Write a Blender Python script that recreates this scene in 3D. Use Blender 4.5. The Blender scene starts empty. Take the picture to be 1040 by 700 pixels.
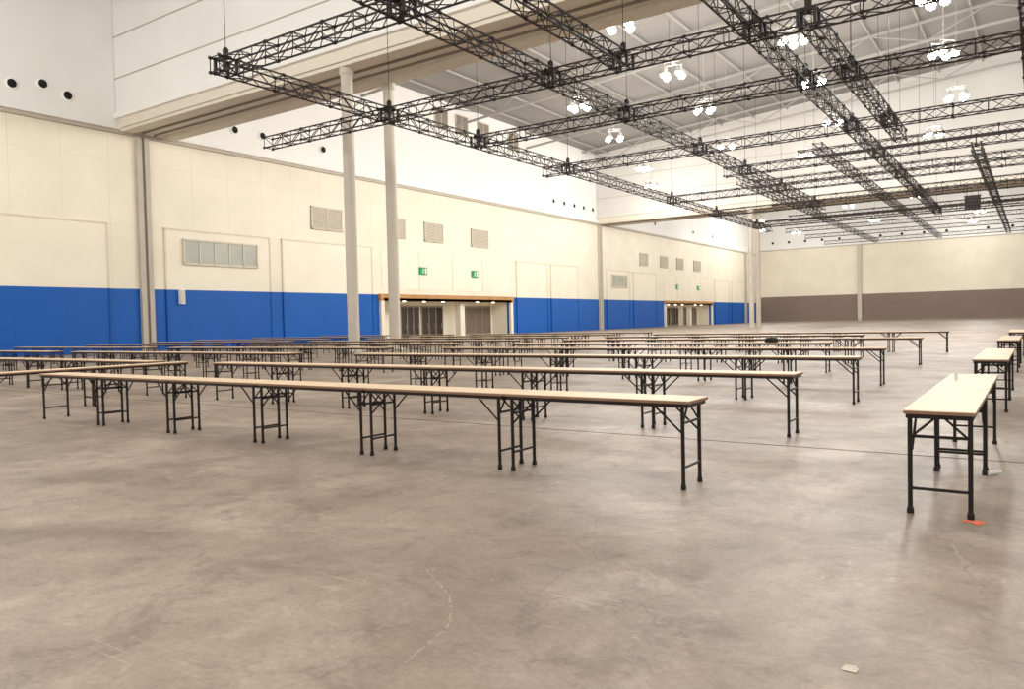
import bpy, math, random
from mathutils import Vector, Matrix
random.seed(4)
S = bpy.context.scene
S.view_settings.view_transform = 'Standard'
S.view_settings.look = 'None'
S.view_settings.exposure = 0.15

# ------------------------------------------------------------ materials
def lin(c):
    return tuple(((x/255)/12.92 if x/255 <= .04045 else ((x/255+.055)/1.055)**2.4) for x in c)+(1,)
def newmat(name, col, rough=.6, metal=0, spec=.3, noise=0.0, nscale=2.0, bump=0.0):
    m = bpy.data.materials.new(name); m.use_nodes = True
    nt = m.node_tree; b = nt.nodes['Principled BSDF']
    b.inputs['Base Color'].default_value = lin(col)
    b.inputs['Roughness'].default_value = rough
    b.inputs['Metallic'].default_value = metal
    b.inputs['Specular IOR Level'].default_value = spec
    if noise > 0:
        tc = nt.nodes.new('ShaderNodeTexCoord')
        n = nt.nodes.new('ShaderNodeTexNoise'); n.inputs['Scale'].default_value = nscale; n.inputs['Detail'].default_value = 6
        nt.links.new(tc.outputs['Object'], n.inputs['Vector'])
        r = nt.nodes.new('ShaderNodeValToRGB')
        c = lin(col)
        r.color_ramp.elements[0].position = .3; r.color_ramp.elements[1].position = .7
        r.color_ramp.elements[0].color = tuple(v*(1-noise) for v in c[:3])+(1,)
        r.color_ramp.elements[1].color = tuple(min(1, v*(1+noise*.6)) for v in c[:3])+(1,)
        nt.links.new(n.outputs['Fac'], r.inputs['Fac'])
        nt.links.new(r.outputs['Color'], b.inputs['Base Color'])
        if bump > 0:
            bp = nt.nodes.new('ShaderNodeBump'); bp.inputs['Strength'].default_value = bump
            nt.links.new(n.outputs['Fac'], bp.inputs['Height']); nt.links.new(bp.outputs['Normal'], b.inputs['Normal'])
    return m
def emis(name, col, st):
    m = bpy.data.materials.new(name); m.use_nodes = True
    b = m.node_tree.nodes['Principled BSDF']
    b.inputs['Base Color'].default_value = lin(col)
    b.inputs['Emission Color'].default_value = lin(col); b.inputs['Emission Strength'].default_value = st
    return m

def panelmat(name, col, per_y, per_z, rough=.6, axis='Y', dark=.82):
    """painted panels with thin joints every per_y / per_z metres"""
    m = newmat(name, col, rough)
    nt = m.node_tree; b = nt.nodes['Principled BSDF']
    tc = nt.nodes.new('ShaderNodeTexCoord'); sp = nt.nodes.new('ShaderNodeSeparateXYZ')
    nt.links.new(tc.outputs['Object'], sp.inputs[0])
    def joint(out, per, w):
        d = nt.nodes.new('ShaderNodeMath'); d.operation = 'DIVIDE'; d.inputs[1].default_value = per
        nt.links.new(out, d.inputs[0])
        f = nt.nodes.new('ShaderNodeMath'); f.operation = 'FRACT'; nt.links.new(d.outputs[0], f.inputs[0])
        l = nt.nodes.new('ShaderNodeMath'); l.operation = 'LESS_THAN'; l.inputs[1].default_value = w/per
        nt.links.new(f.outputs[0], l.inputs[0]); return l.outputs[0]
    a = joint(sp.outputs[axis], per_y, .05); c = joint(sp.outputs['Z'], per_z, .04)
    mx = nt.nodes.new('ShaderNodeMath'); mx.operation = 'MAXIMUM'
    nt.links.new(a, mx.inputs[0]); nt.links.new(c, mx.inputs[1])
    n = nt.nodes.new('ShaderNodeTexNoise'); n.inputs['Scale'].default_value = .35; n.inputs['Detail'].default_value = 5
    nt.links.new(tc.outputs['Object'], n.inputs['Vector'])
    r = nt.nodes.new('ShaderNodeValToRGB'); cc = lin(col)
    r.color_ramp.elements[0].position = .35; r.color_ramp.elements[1].position = .65
    r.color_ramp.elements[0].color = tuple(v*.94 for v in cc[:3])+(1,); r.color_ramp.elements[1].color = cc
    nt.links.new(n.outputs['Fac'], r.inputs['Fac'])
    mix = nt.nodes.new('ShaderNodeMix'); mix.data_type = 'RGBA'
    nt.links.new(mx.outputs[0], mix.inputs['Factor'])
    nt.links.new(r.outputs['Color'], mix.inputs['A'])
    mix.inputs['B'].default_value = tuple(v*dark for v in cc[:3])+(1,)
    nt.links.new(mix.outputs['Result'], b.inputs['Base Color'])
    return m

M_cream = panelmat('cream_panel_paint', (239, 231, 212), 3.1, 4.35, dark=.88)
M_door = newmat('cream_door_panel_paint', (239, 231, 213), .6, noise=.04, nscale=.4)
M_blue = panelmat('blue_wainscot_paint', (8, 90, 178), 3.1, 4.35, .5, dark=.8)
M_white = newmat('white_plaster', (244, 242, 238), .8, noise=.03, nscale=.3)
M_creamx = panelmat('cream_panel_paint_far', (239, 231, 212), 4.0, 5.2, axis='X', dark=.9)
M_brown = panelmat('brown_wainscot', (136, 118, 108), 4.0, 5.6, axis='X', dark=.85)
M_grey = newmat('grey_paint', (190, 181, 167), .6, noise=.06, nscale=1)
M_track = newmat('grey_track', (142, 133, 121), .6, noise=.05)
M_col = newmat('column_concrete_paint', (202, 194, 180), .65, noise=.05, nscale=.8)
M_roof = newmat('roof_deck', (148, 144, 140), .8, noise=.08, nscale=.15)
M_steel = newmat('roof_steel_paint', (168, 164, 158), .6, noise=.05)
M_black = newmat('black_truss_metal', (40, 33, 32), .6, .2, noise=.1, nscale=3)
M_leg = newmat('black_powder_coat', (36, 29, 26), .45, .2, noise=.1, nscale=8)
M_top = newmat('table_laminate', (222, 197, 166), .5, noise=.09, nscale=3)
M_edge = newmat('table_edge_ply', (140, 108, 84), .6, noise=.1, nscale=12)
M_wood = newmat('wood_lintel', (188, 142, 90), .5, noise=.15, nscale=1.5)
M_glass = newmat('dark_door_glass', (60, 50, 44), .25, 0, .5, noise=.1)
M_glass2 = newmat('bronze_door_panel', (120, 105, 92), .4, 0, .4, noise=.1)
M_frame = newmat('door_frame_metal', (160, 148, 132), .4, .2, noise=.05)
M_louv = newmat('louver_metal', (214, 205, 188), .6, noise=.05)
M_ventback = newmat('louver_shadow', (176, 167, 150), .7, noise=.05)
M_winglass = newmat('observation_glass', (176, 178, 166), .25, 0, .5, noise=.12, nscale=.6)
M_hole = newmat('nozzle_black', (25, 22, 22), .7, noise=.1)
M_green = newmat('exit_green', (18, 150, 84), .5, noise=.03)
M_signw = newmat('sign_white', (245, 248, 240), .5, noise=.02)
M_lamp = emis('lamp_glow', (255, 250, 240), 90)
M_dlamp = emis('downlight_glow', (255, 238, 205), 14)
M_orange = newmat('orange_tape', (225, 110, 70), .6, noise=.1, nscale=20)
M_paper = newmat('paper_scrap', (206, 198, 182), .8, noise=.05, nscale=20)
M_pet = newmat('bottle_plastic', (222, 220, 214), .2, 0, .6, noise=.05, nscale=20)
M_label = newmat('bottle_label', (205, 208, 210), .5, noise=.1, nscale=20)

# ------- concrete floor
def floor_material():
    m = bpy.data.materials.new('polished_concrete'); m.use_nodes = True
    nt = m.node_tree; b = nt.nodes['Principled BSDF']; L = nt.links.new
    tc = nt.nodes.new('ShaderNodeTexCoord'); V = tc.outputs['Object']
    def noise(sc, det=8, rough=.6, dist=0, vec=V):
        n = nt.nodes.new('ShaderNodeTexNoise'); n.inputs['Scale'].default_value = sc
        n.inputs['Detail'].default_value = det; n.inputs['Roughness'].default_value = rough
        n.inputs['Distortion'].default_value = dist; L(vec, n.inputs['Vector']); return n.outputs['Fac']
    def ramp(fac, stops):
        r = nt.nodes.new('ShaderNodeValToRGB'); e = r.color_ramp.elements
        e[0].position = stops[0][0]; e[0].color = stops[0][1]
        e[1].position = stops[-1][0]; e[1].color = stops[-1][1]
        for p, c in stops[1:-1]:
            x = e.new(p); x.color = c
        L(fac, r.inputs['Fac']); return r.outputs['Color']
    def mixc(f, a, bcol, typ='MIX'):
        x = nt.nodes.new('ShaderNodeMix'); x.data_type = 'RGBA'; x.blend_type = typ
        if isinstance(f, float): x.inputs['Factor'].default_value = f
        else: L(f, x.inputs['Factor'])
        for s, k in ((a, 'A'), (bcol, 'B')):
            if isinstance(s, tuple): x.inputs[k].default_value = s
            else: L(s, x.inputs[k])
        return x.outputs['Result']
    g = lambda v: (v, v, v, 1)
    base = ramp(noise(.45, 9, .62, .8), [(.34, lin((128, 112, 98))), (.5, lin((148, 132, 118))), (.66, lin((168, 152, 138)))])
    mott = ramp(noise(2.6, 14, .8, .5), [(.37, g(.68)), (.47, g(.95)), (.56, g(1.03)), (.67, g(1.24))])
    c = mixc(1.0, base, mott, 'MULTIPLY')
    fine = ramp(noise(26, 8, .85), [(.38, g(.84)), (.62, g(1.13))])
    c = mixc(1.0, c, fine, 'MULTIPLY')
    # darker damp blotches, ragged edge
    bl = ramp(noise(1.1, 12, .75, .5), [(.54, g(0)), (.61, g(.48))])
    c = mixc(bl, c, lin((114, 98, 86)))
    # worn paler patches
    bl2 = ramp(noise(.9, 12, .8, .2), [(.54, g(0)), (.63, g(.4))])
    c = mixc(bl2, c, lin((188, 173, 158)))
    # pale plaster drags : thin bands of a distorted noise, sparse and faint
    for sc, dist, wd, lo, hi, st in ((.55, .5, .0035, .50, .62, .5), (1.6, .3, .005, .55, .68, .42)):
        s = ramp(noise(sc, 5, .5, dist), [(.5-wd, g(0)), (.5, g(1)), (.5+wd, g(0))])
        gate = ramp(noise(sc*1.7+.3, 9, .85), [(lo, g(0)), (hi, g(st))])
        sg = mixc(1.0, s, gate, 'MULTIPLY')
        c = mixc(sg, c, lin((206, 193, 178)))
    # directional drag scratches (forklift, trolley wheels)
    for rot, sc in ((.5, 1.0), (-.9, 1.3)):
        mp = nt.nodes.new('ShaderNodeMapping'); mp.inputs['Rotation'].default_value = (0, 0, rot); mp.inputs['Scale'].default_value = (sc*.5, sc*26, 1); L(V, mp.inputs['Vector'])
        s = ramp(noise(1.0, 3, .5, .15, mp.outputs['Vector']), [(.66, g(0)), (.72, g(.55))])
        gate = ramp(noise(.6*sc, 7, .7), [(.46, g(0)), (.58, g(.85))])
        c = mixc(mixc(1.0, s, gate, 'MULTIPLY'), c, lin((196, 183, 168)))
    # hairline cracks
    vm = nt.nodes.new('ShaderNodeVectorMath'); vm.operation = 'ADD'; L(V, vm.inputs[0])
    nn = nt.nodes.new('ShaderNodeTexNoise'); nn.inputs['Scale'].default_value = 1.2; nn.inputs['Detail'].default_value = 6; L(V, nn.inputs['Vector'])
    L(nn.outputs['Color'], vm.inputs[1])
    ve = nt.nodes.new('ShaderNodeTexVoronoi'); ve.feature = 'DISTANCE_TO_EDGE'; ve.inputs['Scale'].default_value = .42; L(vm.outputs[0], ve.inputs['Vector'])
    cr = ramp(ve.outputs['Distance'], [(0.0, g(1)), (.004, g(0))])
    g3 = ramp(noise(.7, 5), [(.47, g(0)), (.57, g(.6))])
    cr = mixc(1.0, cr, g3, 'MULTIPLY')
    c = mixc(cr, c, lin((104, 88, 77)))
    # specks of dirt and paint
    for vs, col, r0 in ((5.0, (96, 80, 68), .04), (3.1, (222, 213, 200), .035)):
        vo = nt.nodes.new('ShaderNodeTexVoronoi'); vo.inputs['Scale'].default_value = vs; L(V, vo.inputs['Vector'])
        sp = ramp(vo.outputs['Distance'], [(0.0, g(1)), (r0, g(0))])
        g2 = ramp(noise(.8+vs*.1, 3), [(.46, g(0)), (.56, g(.85))])
        sp = mixc(1.0, sp, g2, 'MULTIPLY')
        c = mixc(sp, c, lin(col))
    L(c, b.inputs['Base Color'])
    rr = nt.nodes.new('ShaderNodeMapRange'); L(noise(1.2, 6), rr.inputs['Value'])
    rr.inputs['To Min'].default_value = .38; rr.inputs['To Max'].default_value = .6
    L(rr.outputs['Result'], b.inputs['Roughness'])
    b.inputs['Specular IOR Level'].default_value = .36
    bp = nt.nodes.new('ShaderNodeBump'); bp.inputs['Strength'].default_value = .1
    L(noise(9, 8), bp.inputs['Height']); L(bp.outputs['Normal'], b.inputs['Normal'])
    return m
M_floor = floor_material()

# ------------------------------------------------------------ mesh builder
class MB:
    def __init__(s): s.v = []; s.f = []; s.m = []
    def box(s, x0, x1, y0, y1, z0, z1, m=0):
        b = len(s.v)
        s.v += [(x0,y0,z0),(x1,y0,z0),(x1,y1,z0),(x0,y1,z0),(x0,y0,z1),(x1,y0,z1),(x1,y1,z1),(x0,y1,z1)]
        for f in ((0,3,2,1),(4,5,6,7),(0,1,5,4),(1,2,6,5),(2,3,7,6),(3,0,4,7)):
            s.f.append(tuple(b+i for i in f)); s.m.append(m)
    def tube(s, p, q, r, m=0, n=4, r2=None):
        p = Vector(p); q = Vector(q); d = (q-p)
        if d.length < 1e-6: return
        d.normalize()
        up = Vector((0,0,1)) if abs(d.z) < .95 else Vector((0,1,0))
        a = d.cross(up).normalized(); c = d.cross(a).normalized()
        r2 = r if r2 is None else r2
        b = len(s.v)
        for cen, rad in ((p, r), (q, r2)):
            for i in range(n):
                t = 2*math.pi*(i+.5)/n
                s.v.append(tuple(cen + a*math.cos(t)*rad + c*math.sin(t)*rad))
        for i in range(n):
            j = (i+1) % n
            s.f.append((b+i, b+j, b+n+j, b+n+i)); s.m.append(m)
        s.f.append(tuple(b+i for i in range(n-1, -1, -1))); s.m.append(m)
        s.f.append(tuple(b+n+i for i in range(n))); s.m.append(m)
    def lathe(s, prof, c=(0,0,0), n=16, m=0, axis='z'):
        b = len(s.v)
        for r, z in prof:
            for i in range(n):
                t = 2*math.pi*i/n
                x, y = r*math.cos(t), r*math.sin(t)
                P = (x, y, z) if axis == 'z' else ((z, x, y) if axis == 'x' else (y, z, x))
                s.v.append((c[0]+P[0], c[1]+P[1], c[2]+P[2]))
        for k in range(len(prof)-1):
            for i in range(n):
                j = (i+1) % n
                s.f.append((b+k*n+i, b+k*n+j, b+(k+1)*n+j, b+(k+1)*n+i)); s.m.append(m)
        s.f.append(tuple(b+i for i in range(n-1,-1,-1))); s.m.append(m)
        e = b+(len(prof)-1)*n
        s.f.append(tuple(e+i for i in range(n))); s.m.append(m)
    def poly(s, pts, m=0):
        b = len(s.v); s.v += pts; s.f.append(tuple(range(b, b+len(pts)))); s.m.append(m)
    def mesh(s, name, mats, smooth=False):
        me = bpy.data.meshes.new(name); me.from_pydata(s.v, [], s.f)
        for mt in mats: me.materials.append(mt)
        me.polygons.foreach_set('material_index', s.m)
        if smooth: me.polygons.foreach_set('use_smooth', [True]*len(me.polygons))
        me.update(); return me
    def obj(s, name, mats, loc=(0,0,0), smooth=False, parent=None):
        o = bpy.data.objects.new(name, s.mesh(name, mats, smooth)); o.location = loc
        S.collection.objects.link(o)
        if parent: o.parent = parent
        return o

# ------------------------------------------------------------ room shell
XW = -52.0; YF = 175.5; YB = -12.0; XR = 45.0
LEDGE = 15.2; BLUE = 4.35
RZ0, RZ1 = 25.0, 29.0      # eave and ridge heights
OPEN = [(53.8, 75.5), (121.5, 143.8)]

b = MB(); b.box(XW-8, XR, YB, YF+1, -.3, 0); b.obj('floor', [M_floor])
# control joints sawn in the slab
b = MB()
for y in (9.0, 27.0, 45.0, 63.0): b.box(XW+.1, XR-1, y-.012, y+.012, 0.0005, .003)
for x in (-20.0, -38.0, 8.0): b.box(x-.008, x+.008, YB+1, YF-1, 0.0005, .003)
b.obj('floor_joint', [newmat('joint_sealant', (86, 74, 64), .8, noise=.1)])

# left wall with two door recesses
b = MB()
ys = [YB] + [v for o in OPEN for v in o] + [YF]
for i in range(0, len(ys), 2):
    y0, y1 = ys[i], ys[i+1]
    b.box(XW-.4, XW, y0, y1, BLUE, LEDGE, 0)
    b.box(XW-.4, XW, y0, y1, 0, BLUE, 1)
for y0, y1 in OPEN:
    b.box(XW-.4, XW, y0, y1, 4.0, LEDGE, 0)
b.box(XW-.4, XW-.05, YB, YF, LEDGE, RZ0+.3, 2)
b.obj('wall_left', [M_cream, M_blue, M_white])

# giant service door leaves standing proud of wall (two tone)
b = MB()
leaves = [(2, 10.5), (11.5, 19), (20, 27.6), (31.8, 40.9), (42.2, 52.6), (77, 84), (85, 92), (100.5, 108), (109.5, 118), (146, 154), (156, 163.5)]
for y0, y1 in leaves:
    b.box(XW, XW+.07, y0, y1, BLUE, 8.7, 0); b.box(XW, XW+.07, y0, y1, .02, BLUE, 1)
    for ya, yb in ((y0-.07, y0+.05), (y1-.05, y1+.07)):
        b.box(XW, XW+.11, ya, yb, BLUE, 8.8, 2); b.box(XW, XW+.11, ya, yb, .02, BLUE, 3)
    b.box(XW, XW+.12, y0-.07, y1+.07, 8.7, 8.82, 2)
b.obj('door_leaf_panels', [M_door, M_blue, newmat('panel_trim_cream', (222, 212, 190), .6, noise=.04), newmat('panel_trim_blue', (10, 78, 158), .6, noise=.04)])
# panels above doors over entrance
b = MB()
for a, c in OPEN:
    n = 4; w = (c-a)/n
    for i in range(n):
        b.box(XW, XW+.05, a+i*w+.12, a+(i+1)*w-.12, 4.9, 8.6, 0)
b.obj('wall_panel_over_entrance', [M_door])

# cornice trim
b = MB()
b.box(XW-.05, XW+.35, YB, YF, LEDGE, LEDGE+.25, 0); b.box(XW-.05, XW+.2, YB, YF, LEDGE-.25, LEDGE, 1)
b.obj('trim_left', [M_white, M_grey])
b = MB()
b.box(XW, XR, YF-.3, YF+.05, 16.1, 16.35, 0); b.box(XW, XR, YF-.15, YF+.05, 15.9, 16.1, 1)
b.obj('trim_far', [M_white, M_grey])

# far wall
b = MB()
b.box(XW-.4, XR, YF, YF+.4, 5.6, 16.1, 0); b.box(XW-.4, XR, YF-.04, YF+.4, 0, 5.6, 1)
b.box(XW-.4, XR, YF+.05, YF+.4, 16.1, RZ0, 2)
b.poly([(XW-.4, YF+.05, RZ0), (XR, YF+.05, RZ0), (0, YF+.05, RZ1+.3)], 2)
b.obj('wall_far', [M_creamx, M_brown, M_white])
b = MB()
for x in (-31.1, 3.0, 24): b.box(x-.4, x+.4, YF-.4, YF-.04, 0, 15.9, 0)
b.obj('pilaster_far', [M_col])
b = MB(); b.box(XW, XR, YF-.1, YF-.04, 0, .25); b.obj('baseboard_far', [M_track])

# wall pilasters (partition parking posts)
for y in (30.3, 98.5, 165):
    b = MB()
    b.box(XW, XW+.28, y-.5, y-.14, 0, LEDGE-.25, 0); b.box(XW, XW+.16, y-.14, y+.08, 0, LEDGE-.25, 1)
    b.box(XW, XW+.28, y+.08, y+.42, 0, LEDGE-.25, 0)
    b.obj('pilaster_left', [M_grey, M_track])

# partition header beams
M_soff = newmat('beam_soffit_paint', (226, 218, 203), .7, noise=.03)
M_bface = newmat('beam_face_paint', (216, 213, 208), .8, noise=.04, nscale=.3)
for y0 in (28.6, 98.0):
    b = MB()
    y1 = y0+4.2
    b.box(XW, XR, y0, y1, 16.3, RZ0, 0)
    b.poly([(XW, y0, RZ0), (XR, y0, RZ0), (0, y0, RZ1)], 0)
    b.box(XW, XR, y0-.25, y1+.25, 15.9, 16.3, 0)
    b.box(XW, XR, y0, y1, LEDGE+.1, 15.9, 3)
    b.box(XW, XR, y0+.15, y0+1.0, LEDGE-.1, LEDGE+.1, 3)
    b.box(XW, XR, y1-1.0, y1-.15, LEDGE-.1, LEDGE+.1, 3)
    b.box(XW, XR, (y0+y1)/2-.5, (y0+y1)/2-.38, LEDGE, LEDGE+.1, 2)
    b.box(XW, XR, (y0+y1)/2+.38, (y0+y1)/2+.5, LEDGE, LEDGE+.1, 2)
    b.box(XW, XR, y0-.04, y0, 18.6, 18.68, 1)
    b.box(XW, XR, y0-.04, y0, 21.4, 21.48, 1)
    b.obj('ceiling_beam', [M_white if y0 < 50 else M_bface, M_grey, M_track, M_soff])

# round columns
for (x, y) in ((-30.3, 29.2), (-30.3, 32.4), (-30.3, 98.7), (-30.3, 101.6)):
    b = MB()
    b.lathe([(.42, 0), (.42, .12), (.315, .16), (.315, 14.7), (.38, 14.8), (.38, LEDGE-.1)], (0,0,0), 32)
    o = b.obj('round_column', [M_col], (x, y, 0))

# roof
b = MB()
b.poly([(XW-.4, YB, RZ0), (0, YB, RZ1), (0, YF+.5, RZ1), (XW-.4, YF+.5, RZ0)][::-1])
b.poly([(0, YB, RZ1), (XR, YB, RZ0), (XR, YF+.5, RZ0), (0, YF+.5, RZ1)][::-1])
b.obj('ceiling', [M_roof])
def rz(x): return RZ1 - (RZ1-RZ0)*abs(x)/(52.0 if x < 0 else 45.0)
b = MB()
x = XW+2
while x < XR:
    b.tube((x, YB, rz(x)-.2), (x, YF, rz(x)-.2), .12, 0, 4); x += 4.1
b.obj('roof_purlins', [M_steel])
b = MB()
y = 10.0
while y < YF:
    if not any(a-1.5 < y < a+6 for a in (28.6, 98.0)):
        nb = 20; xs = [XW + (XR-XW)*i/nb for i in range(nb+1)]
        for i in range(nb):
            xa, xb = xs[i], xs[i+1]
            b.tube((xa, y, rz(xa)-.4), (xb, y, rz(xb)-.4), .15, 0, 4)
            da, db = 1.8, 1.8
            b.tube((xa, y, rz(xa)-.4-da), (xb, y, rz(xb)-.4-db), .15, 0, 4)
            if i % 2 == 0: b.tube((xa, y, rz(xa)-.4), (xb, y, rz(xb)-.4-db), .07, 0, 4)
            else: b.tube((xa, y, rz(xa)-.4-da), (xb, y, rz(xb)-.4), .07, 0, 4)
    y += 14.0
b.obj('roof_trusses', [M_steel])

# ------------------------------------------------------------ entrance recesses
for y0, y1 in OPEN:
    b = MB(); D = 2.6; xb = XW-D
    b.box(xb-.2, xb, y0, y1+2, 0, 3.8, 0)
    b.box(xb, XW-.4, y0-.2, y0, 0, 3.8, 0); b.box(xb, XW-.4, y1, y1+.2, 0, 3.8, 0)
    b.box(xb, XW-.4, y0, y1, 3.8, 4.0, 0)
    for (da, dbb, mi) in ((5.4, 8.3, 1), (8.7, 12.2, 1), (14.8, 21.2, 4)):
        ya, yb = y0+da, y0+dbb
        b.box(xb, xb+.06, ya, yb, 0, 3.25, mi)
        n = 3 if mi == 1 else 4
        for k in range(n+1):
            yy = ya+(yb-ya)*k/n
            b.box(xb, xb+.12, yy-.05, yy+.05, 0, 3.35, 2)
        b.box(xb, xb+.16, ya, yb, 3.2, 3.38, 2)
        b.box(xb+.06, xb+.12, ya, yb, .0, .2, 2)
        for k in range(n):   # pull handles
            yy = ya+(yb-ya)*(k+.5)/n
            b.tube((xb+.14, yy+.3, .9), (xb+.14, yy+.3, 1.5), .03, 2, 6)
    # free-standing jamb piers at the opening
    b.box(XW-1.2, XW-.5, y0+12.8, y0+13.6, 0, 3.8, 0)
    for i in range(7):
        yy = y0+(y1-y0)*(i+.5)/7; xx = XW-1.3
        b.lathe([(.17, 3.74), (.17, 3.8)], (xx, yy, 0), 12, 3)
    b.obj('entrance_recess', [M_door, M_glass, M_frame, M_dlamp, M_glass2])
    b = MB(); b.box(XW-.39, XW+.35, y0, y1, 3.75, 4.0, 0); b.box(XW, XW+.35, y0-.4, y1+.4, 3.75, 4.4, 0); b.box(XW, XW+.3, y0-.3, y0+.15, 0, 3.75, 1); b.box(XW, XW+.3, y1-.15, y1+.3, 0, 3.75, 1)
    b.obj('door_lintel', [M_wood, M_door])

# exit signs with running-figure pictogram
def exit_sign(y, z=6.85, w=1.15, h=.75):
    b = MB()
    b.box(0, .12, -w/2, w/2, -h/2, h/2, 0)
    def rect(pa, pb, t):
        (ya, za), (yb, zb) = pa, pb
        b.tube((.125, ya, za), (.125, yb, zb), t, 1, 4)
    X = .122
    b.box(X, X+.01, .22, .46, -.28, .28, 1)            # door
    b.lathe([(.055, X), (.055, X+.01)], (0, -.02, .22), 10, 1, 'x')
    rect((-.03, .13), (-.10, -.05), .045); rect((-.03, .1), (.1, .06), .025); rect((-.05, .12), (-.17, .04), .025)
    rect((-.1, -.05), (.02, -.14), .03); rect((.02, -.14), (-.02, -.27), .028); rect((-.1, -.06), (-.2, -.2), .03); rect((-.2, -.2), (-.32, -.2), .026)
    b.obj('exit_sign', [M_green, M_signw], (XW+.05, y, z))
for y in (59.9, 68.6, 127, 137): exit_sign(y)

# grilles, window, box, nozzles
def grille(y0, y1, z0, z1):
    b = MB()
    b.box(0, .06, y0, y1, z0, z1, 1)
    for a, c, d, e in ((y0, y0+.12, z0, z1), (y1-.12, y1, z0, z1), (y0, y1, z0, z0+.1), (y0, y1, z1-.1, z1), ((y0+y1)/2-.05, (y0+y1)/2+.05, z0, z1)):
        b.box(0, .14, a, c, d, e, 0)
    n = 12
    for i in range(n):
        z = z0+.1+(z1-z0-.2)*(i+.5)/n
        b.box(.05, .12, y0+.1, y1-.1, z-.035, z+.035, 0)
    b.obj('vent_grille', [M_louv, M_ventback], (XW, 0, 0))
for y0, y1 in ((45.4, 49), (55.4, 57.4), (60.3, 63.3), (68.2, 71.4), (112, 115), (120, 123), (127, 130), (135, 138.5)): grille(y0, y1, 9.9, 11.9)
b = MB()
b.box(0, .1, 33.2, 39.6, 6.3, 8.05, 1)
for i in range(6):
    yy = 33.2+6.4*i/5; b.box(0, .17, yy-.05, yy+.05, 6.3, 8.05, 0)
b.box(0, .17, 33.14, 39.66, 6.22, 6.36, 0); b.box(0, .17, 33.14, 39.66, 7.98, 8.12, 0)
b.obj('window_1', [M_louv, M_winglass], (XW+.07, 0, 0))
b = MB()
b.box(0, .1, 102, 107, 6.3, 8.05, 1)
for i in range(5):
    yy = 102+5*i/4; b.box(0, .17, yy-.06, yy+.06, 6.3, 8.05, 0)
b.box(0, .17, 101.94, 107.06, 6.22, 6.36, 0); b.box(0, .17, 101.94, 107.06, 7.98, 8.12, 0)
b.obj('window_2', [M_louv, M_winglass], (XW+.07, 0, 0))
for i, (y0, y1) in enumerate(((62.5, 64.5), (66, 68), (70, 72), (76, 78))):
    b = MB(); b.box(0, .08, y0, y1, 22.0, 24.0, 1)
    b.box(0, .14, y0-.1, y0, 21.9, 24.1, 0); b.box(0, .14, y1, y1+.1, 21.9, 24.1, 0); b.box(0, .14, y0, y1, 21.9, 22, 0); b.box(0, .14, y0, y1, 24, 24.1, 0)
    b.box(0, .12, (y0+y1)/2-.04, (y0+y1)/2+.04, 22, 24, 0)
    b.obj('window_%d' % (i+3), [M_louv, M_track], (XW-.05, 0, 0))
b = MB(); b.box(0, .3, 32.7, 33.05, 3.3, 4.4, 0); b.box(.3, .33, 32.74, 33.01, 3.35, 4.35, 1)
b.obj('electrical_box', [M_signw, M_louv], (XW+.07, 0, 0))
def nozzle(x, y, z, ax):
    b = MB()
    s = 1 if ax == 'x' else -1
    b.lathe([(.36, 0), (.36, s*.1), (.30, s*.14)], (0,0,0), 16, 1, ax)
    b.lathe([(.28, s*.13), (.26, s*.16), (.12, s*.2)], (0,0,0), 16, 0, ax)
    b.obj('air_nozzle', [M_hole, M_signw], (x, y, z))
for y, z in ((14, 16.9), (22.1, 16.8), (23.9, 17.2), (25.4, 16.8), (35.4, 17), (38, 17), (40.6, 17), (47, 17), (86, 17), (88.7, 17), (91.4, 17), (94, 17), (96.6, 17), (110, 17), (114, 17), (118, 17), (135, 17), (145, 17)):
    nozzle(XW-.05, y, z, 'x')
for x in (-49, -45.5, -42, -38.5, -35, -27, -23, -19, -15, -8, -4): nozzle(x, YF+.05, 17.6, 'y')

# ------------------------------------------------------------ rigging trusses
def truss(name, p, q, w=.56, bay=.75, cr=.038, lr=.021):
    p = Vector(p); q = Vector(q); d = q-p; Ln = d.length; d.normalize()
    side = d.cross(Vector((0,0,1))).normalized()*w/2; up = Vector((0,0,w/2))
    cs = [side+up, -side+up, -side-up, side-up]
    b = MB(); o = p
    for c in cs: b.tube(c, c+d*Ln, cr, 0, 4)
    n = max(1, round(Ln/bay)); st = Ln/n
    for i in range(n+1):
        for k in range(4):
            a, c = cs[k], cs[(k+1) % 4]
            if i % 2 == 0: b.tube(a+d*st*i, c+d*st*i, lr, 0, 4)
            if i < n:
                if i % 2: b.tube(a+d*st*i, c+d*st*(i+1), lr, 0, 4)
                else: b.tube(c+d*st*i, a+d*st*(i+1), lr, 0, 4)
    i = 0
    while i*3.0 <= Ln:      # bolted section plates
        for c in cs: b.tube(c+d*(i*3.0-.05), c+d*(i*3.0+.05), .07, 0, 6)
        i += 1
    return b.obj(name, [M_black], tuple(o))
TZ = 11.5
LY = [(-25.7, 18, 91), (-16.6, 14, 76), (-8.2, 14, 88), (-.2, 18, 50), (-6.4, 27.5, 49), (-13.3, 12, 27.5)]
EX = [(18.5, -26, 1), (27.5, -34.7, 2), (34.6, -25.7, 1), (44.5, -27.5, 4), (53, -18, 3), (62, -26, 2), (73, -26, 4), (86, -26, 4)]
for x, a, c in LY: truss('lighting_truss', (x, a, TZ), (x, c, TZ))
for y, a, c in EX: truss('lighting_truss', (a, y, TZ+.02), (c, y, TZ+.02))
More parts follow.
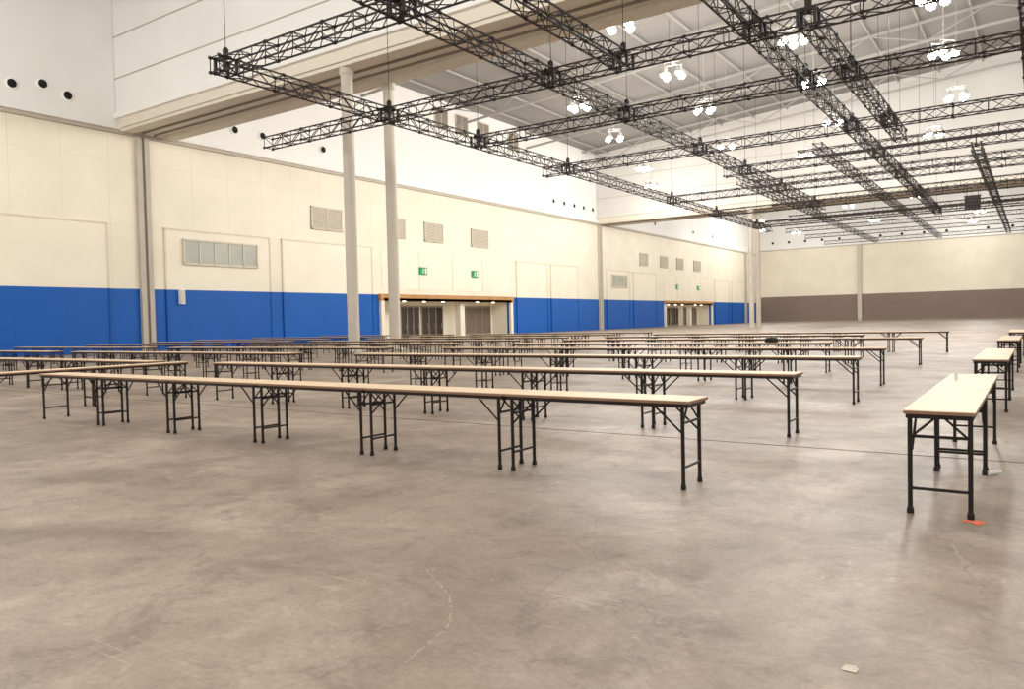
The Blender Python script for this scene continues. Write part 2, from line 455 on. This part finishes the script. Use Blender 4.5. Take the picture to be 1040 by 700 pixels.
# second, higher layer hung over the deeper part of the hall
for y, a, c in ((57, -14, 4), (67, -20, 6), (79, -22, 7), (93, -24, 8)): truss('lighting_truss', (a, y, TZ+1.3), (c, y, TZ+1.3))
for x, a, c in ((-20.5, 64, 95), (-12.3, 55, 95), (-3.5, 62, 95)): truss('lighting_truss', (x, a, TZ+1.3), (x, c, TZ+1.3))
for y in (110, 122, 134, 148): truss('lighting_truss', (-32, y, 14.5), (8, y, 14.5), bay=1.5)
for x in (-24, -14, -4): truss('lighting_truss', (x, 106, 14.5), (x, 152, 14.5), bay=1.5)
# hoists at crossings
b = MB(); 
for x, a, c in LY:
    for y, e, f in EX:
        if a-.5 <= y <= c+.5 and e-.5 <= x <= f+.5:
            for sx in (-.28, .28):
                for sy in (-.28, .28): b.box(x+sx-.05, x+sx+.05, y+sy-.05, y+sy+.05, TZ-.3, TZ+.32, 0)
            b.box(x-.3, x+.3, y-.06, y+.06, TZ+.28, TZ+.36, 0)
            b.lathe([(.06, TZ+.36), (.12, TZ+.4), (.12, TZ+.66), (.05, TZ+.75)], (x, y, 0), 10, 0)
            b.tube((x, y, TZ+.3), (x, y, rz(x)-.3), .014, 0, 4)
b.obj('chain_hoists', [M_black])
b = MB()
for i in range(4):
    b.box(-.55, .55, -.25+i*.04, .25+i*.04, -1.4+i*.27, -1.17+i*.27, 0)
b.tube((-.4, 0, -.4), (-.4, 0, .5), .03); b.tube((.4, 0, -.4), (.4, 0, .5), .03); b.box(-.6, .6, -.1, .1, -.38, -.3)
b.obj('speaker_array', [M_black], (-4.4, 73, TZ-.3))

# ------------------------------------------------------------ high-bay pendant clusters
hm = MB()
for sx in (-.52, .52):
    for sy in (-.38, .38):
        hm.lathe([(.08, .5), (.17, .38), (.25, .12), (.27, .05)], (sx, sy, 0), 14, 0)
        hm.lathe([(.26, .05), (.26, 0), (.2, -.13), (.08, -.2)], (sx, sy, 0), 14, 1)
        hm.tube((sx, sy, .45), (sx, sy, .8), .03)
hm.tube((-.6, .38, .8), (.6, .38, .8), .04); hm.tube((-.6, -.38, .8), (.6, -.38, .8), .04); hm.tube((0, -.42, .8), (0, .42, .8), .04)
HB = hm.mesh('pendant_light', [M_steel, M_lamp])
PZ = 18.0
pend = [(-19.5, 40), (-20.5, 50), (-22, 60), (-25, 74), (-29.5, 53), (-32, 64), (-36, 79), (-4.6, 47), (-12.2, 48.5), (-13.2, 58), (-5, 57), (-14.6, 71), (-5.2, 69),
        (-24, 127), (-14.3, 123), (-5.6, 120), (-38, 112), (-40, 135), (-24, 150), (-8, 150), (-8, 82), (-20, 84), (-40, 90), (6, 40), (10, 60), (12, 85), (14, 120),
        (-40, 9), (-26, 8), (-10, 14), (8, 16), (22, 30), (-40, -4), (-14, -2), (4, 2), (-40, 160), (-10, 165), (24, 60), (-44, 150)]
for i, (x, y) in enumerate(pend):
    o = bpy.data.objects.new('pendant_light', HB); o.location = (x, y, PZ); o.rotation_euler = (0, 0, random.uniform(0, 1.5)); S.collection.objects.link(o)
    cb = MB(); cb.tube((0,0,.8), (0,0,rz(x)-PZ-.2), .025, 0, 4); c = cb.obj('suspension_rod', [M_steel], parent=o)
    L = bpy.data.lights.new('bay_lamp', 'POINT'); L.energy = 1700; L.color = (1, .97, .92); L.shadow_soft_size = .6
    lo = bpy.data.objects.new('bay_lamp', L); lo.location = (0, 0, -.9); lo.parent = o; S.collection.objects.link(lo)

# ------------------------------------------------------------ folding tables
TL, TW, TH = 1.945, .46, .78
t = MB()
t.box(-TL/2, TL/2, -TW/2, TW/2, TH-.006, TH, 0)
t.box(-TL/2, TL/2, -TW/2, TW/2, TH-.028, TH-.006, 1)
for s in (-1, 1):                                     # steel under-frame
    t.box(-TL/2+.02, TL/2-.02, s*(TW/2-.025)-.012, s*(TW/2-.025)+.012, TH-.062, TH-.028, 2)
for s in (-1, 1):
    t.box(s*(TL/2-.03)-.012, s*(TL/2-.03)+.012, -TW/2+.03, TW/2-.03, TH-.062, TH-.028, 2)
    lx = s*(TL/2-.075)
    for q in (-1, 1):
        ly = q*(TW/2-.035)
        t.tube((lx, ly, TH-.03), (lx, ly, .03), .0175, 2, 8)
        t.lathe([(.024, 0), (.025, .03), (.019, .05)], (lx, ly, 0), 8, 2)
        # folding brace stay
        t.tube((lx, ly*.93, TH-.30), (lx-s*.28, ly*.93, TH-.045), .010, 2, 6)
    t.tube((lx, -TW/2+.04, .19), (lx, TW/2-.04, .19), .012, 2, 8)
    t.tube((lx, -TW/2+.04, TH-.20), (lx, TW/2-.04, TH-.20), .012, 2, 8)
    t.tube((lx, -TW/2+.05, TH-.20), (lx-s*.02, -.02, TH-.05), .009, 2, 6)
    t.tube((lx, TW/2-.05, TH-.20), (lx-s*.02, .02, TH-.05), .009, 2, 6)
    t.tube((lx-s*.28, -TW/2+.05, TH-.045), (lx-s*.28, TW/2-.05, TH-.045), .010, 2, 6)
TM = t.mesh('folding_table', [M_top, M_edge, M_leg])
P = 1.955
def table(x, y, rot=0):
    o = bpy.data.objects.new('folding_table', TM); o.location = (x, y, 0)
    o.rotation_euler = (0, 0, rot); S.collection.objects.link(o); return o
def rowx(y, x_right, n, jit=.02):
    for i in range(n):
        table(x_right - P*(i+.5), y+random.uniform(-jit, jit), random.uniform(-.006, .006))
def coly(x, y_near, n, j=.01):
    for i in range(n): table(x+random.uniform(-j, j), y_near+P*(i+.5), math.pi/2+random.uniform(-j, j)*.5)
rowx(6.5, -2.47, 6, .006)
rowx(9.85, -2.45, 6, .01)
rowx(13.85, -2.45, 6)
rowx(17.5, -2.6, 6)
rowx(20.9, -4.4, 5)
rowx(24.6, -2.7, 6)
rowx(28.4, -4.9, 5)
rowx(32.5, -2.7, 6)
for y in (9.85, 13.85, 17.5, 20.9, 24.6, 28.3, 32.5, 37):
    rowx(y, -16.6, 6); rowx(y, -29.8 if abs(y-28.3) > .5 and abs(y-32.5)>.5 else -31.4, 6 )
coly(-15.5, 5.9, 2)
coly(-.6, 6.3, 2, .002); coly(-.6, 13.3, 2); coly(-.6, 22.0, 2); coly(-.6, 30, 2)

# ------------------------------------------------------------ small things
def bottle(name, loc, rot, sc):
    b = MB()
    b.lathe([(.026, 0), (.031, .006), (.031, .05), (.028, .06), (.031, .07)], (0,0,0), 16, 0)
    b.lathe([(.0312, .07), (.0312, .12)], (0,0,0), 16, 1)
    b.lathe([(.031, .12), (.031, .145), (.024, .175), (.013, .195), (.012, .205)], (0,0,0), 16, 0)
    b.lathe([(.0145, .203), (.0145, .22)], (0,0,0), 12, 2)
    o = b.obj(name, [M_pet, M_label, M_signw], loc); o.rotation_euler = rot; o.scale = (sc, sc, sc)
bottle('water_bottle', (-.72, 9.35, TH), (0, 0, 0), .5)
bottle('water_bottle', (-.38, 8.16, .022), (0, math.pi/2, .9), .7)
b = MB(); b.box(-.09, .05, -.02, .03, 0.0005, .004, 0); b.box(-.02, .02, -.07, .05, .001, .006, 0); b.obj('orange_tape', [M_orange], (-.36, 6.3, 0), )
b = MB()
b.poly([(-.03, -.02, .002), (.03, -.025, .003), (.035, .015, .005), (-.025, .02, .002)]); b.poly([(-.025, .02, .002), (.035, .015, .005), (.02, .03, .01), (-.02, .03, .007)])
b.obj('paper_scrap', [M_paper], (-.66, 3.42, 0))
# long curved plaster drag mark on the slab
pts = [(-3.33, 3.60), (-3.1, 3.53), (-2.93, 3.41), (-2.7, 3.25), (-2.51, 3.06), (-2.41, 2.9), (-2.36, 2.72), (-2.33, 2.58), (-2.31, 2.43)]
b = MB()
N = 70
def cr(t):
    k = min(int(t*(len(pts)-1)), len(pts)-2); f = t*(len(pts)-1)-k
    return Vector((pts[k][0]*(1-f)+pts[k+1][0]*f, pts[k][1]*(1-f)+pts[k+1][1]*f, .0015))
for i in range(N):
    if random.random() < .3: continue
    a = cr(i/N); c = cr((i+1)/N); d = (c-a).normalized(); nrm = Vector((-d.y, d.x, 0))
    w1 = random.uniform(.002, .007); w2 = random.uniform(.002, .007); off = nrm*random.uniform(-.007, .007)
    b.poly([tuple(a-nrm*w1+off), tuple(c-nrm*w2+off), tuple(c+nrm*w2+off), tuple(a+nrm*w1+off)])
b.obj('floor_scuff', [newmat('plaster_scuff', (172, 157, 142), .7, noise=.15, nscale=30)])
b = MB()
pr = []
for k in range(9):
    a = k/8*math.pi/2; pr.append((.19*math.cos(a)**.6 if k < 8 else .03, .04+.11*math.sin(a)))
b.lathe([(.16, 0), (.19, .03)]+pr, (0,0,0), 14, 0)
b.tube((-.05, 0, .13), (0, 0, .18), .012, 0, 6); b.tube((0, 0, .18), (.05, 0, .13), .012, 0, 6)
b.box(-.1, .1, -.19, -.13, .03, .1, 0)
b.obj('black_bag', [M_leg], (-5.9, 20.9, TH))

# ------------------------------------------------------------ world + camera
w = bpy.data.worlds.new('world'); S.world = w; w.use_nodes = True
bg = w.node_tree.nodes['Background']; bg.inputs[0].default_value = (1, .97, .93, 1); bg.inputs[1].default_value = 1.0
cam = bpy.data.cameras.new('camera'); cam.lens = 27.0; cam.sensor_width = 36; cam.clip_end = 600
co = bpy.data.objects.new('camera', cam); S.collection.objects.link(co); S.camera = co
th = math.atan(535/780); pitch = math.atan(23.5/780); roll = -.0225
co.matrix_world = Matrix.Translation((0, 0, 1.5)) @ Matrix.Rotation(th, 4, 'Z') @ Matrix.Rotation(math.pi/2-pitch, 4, 'X') @ Matrix.Rotation(roll, 4, 'Z')
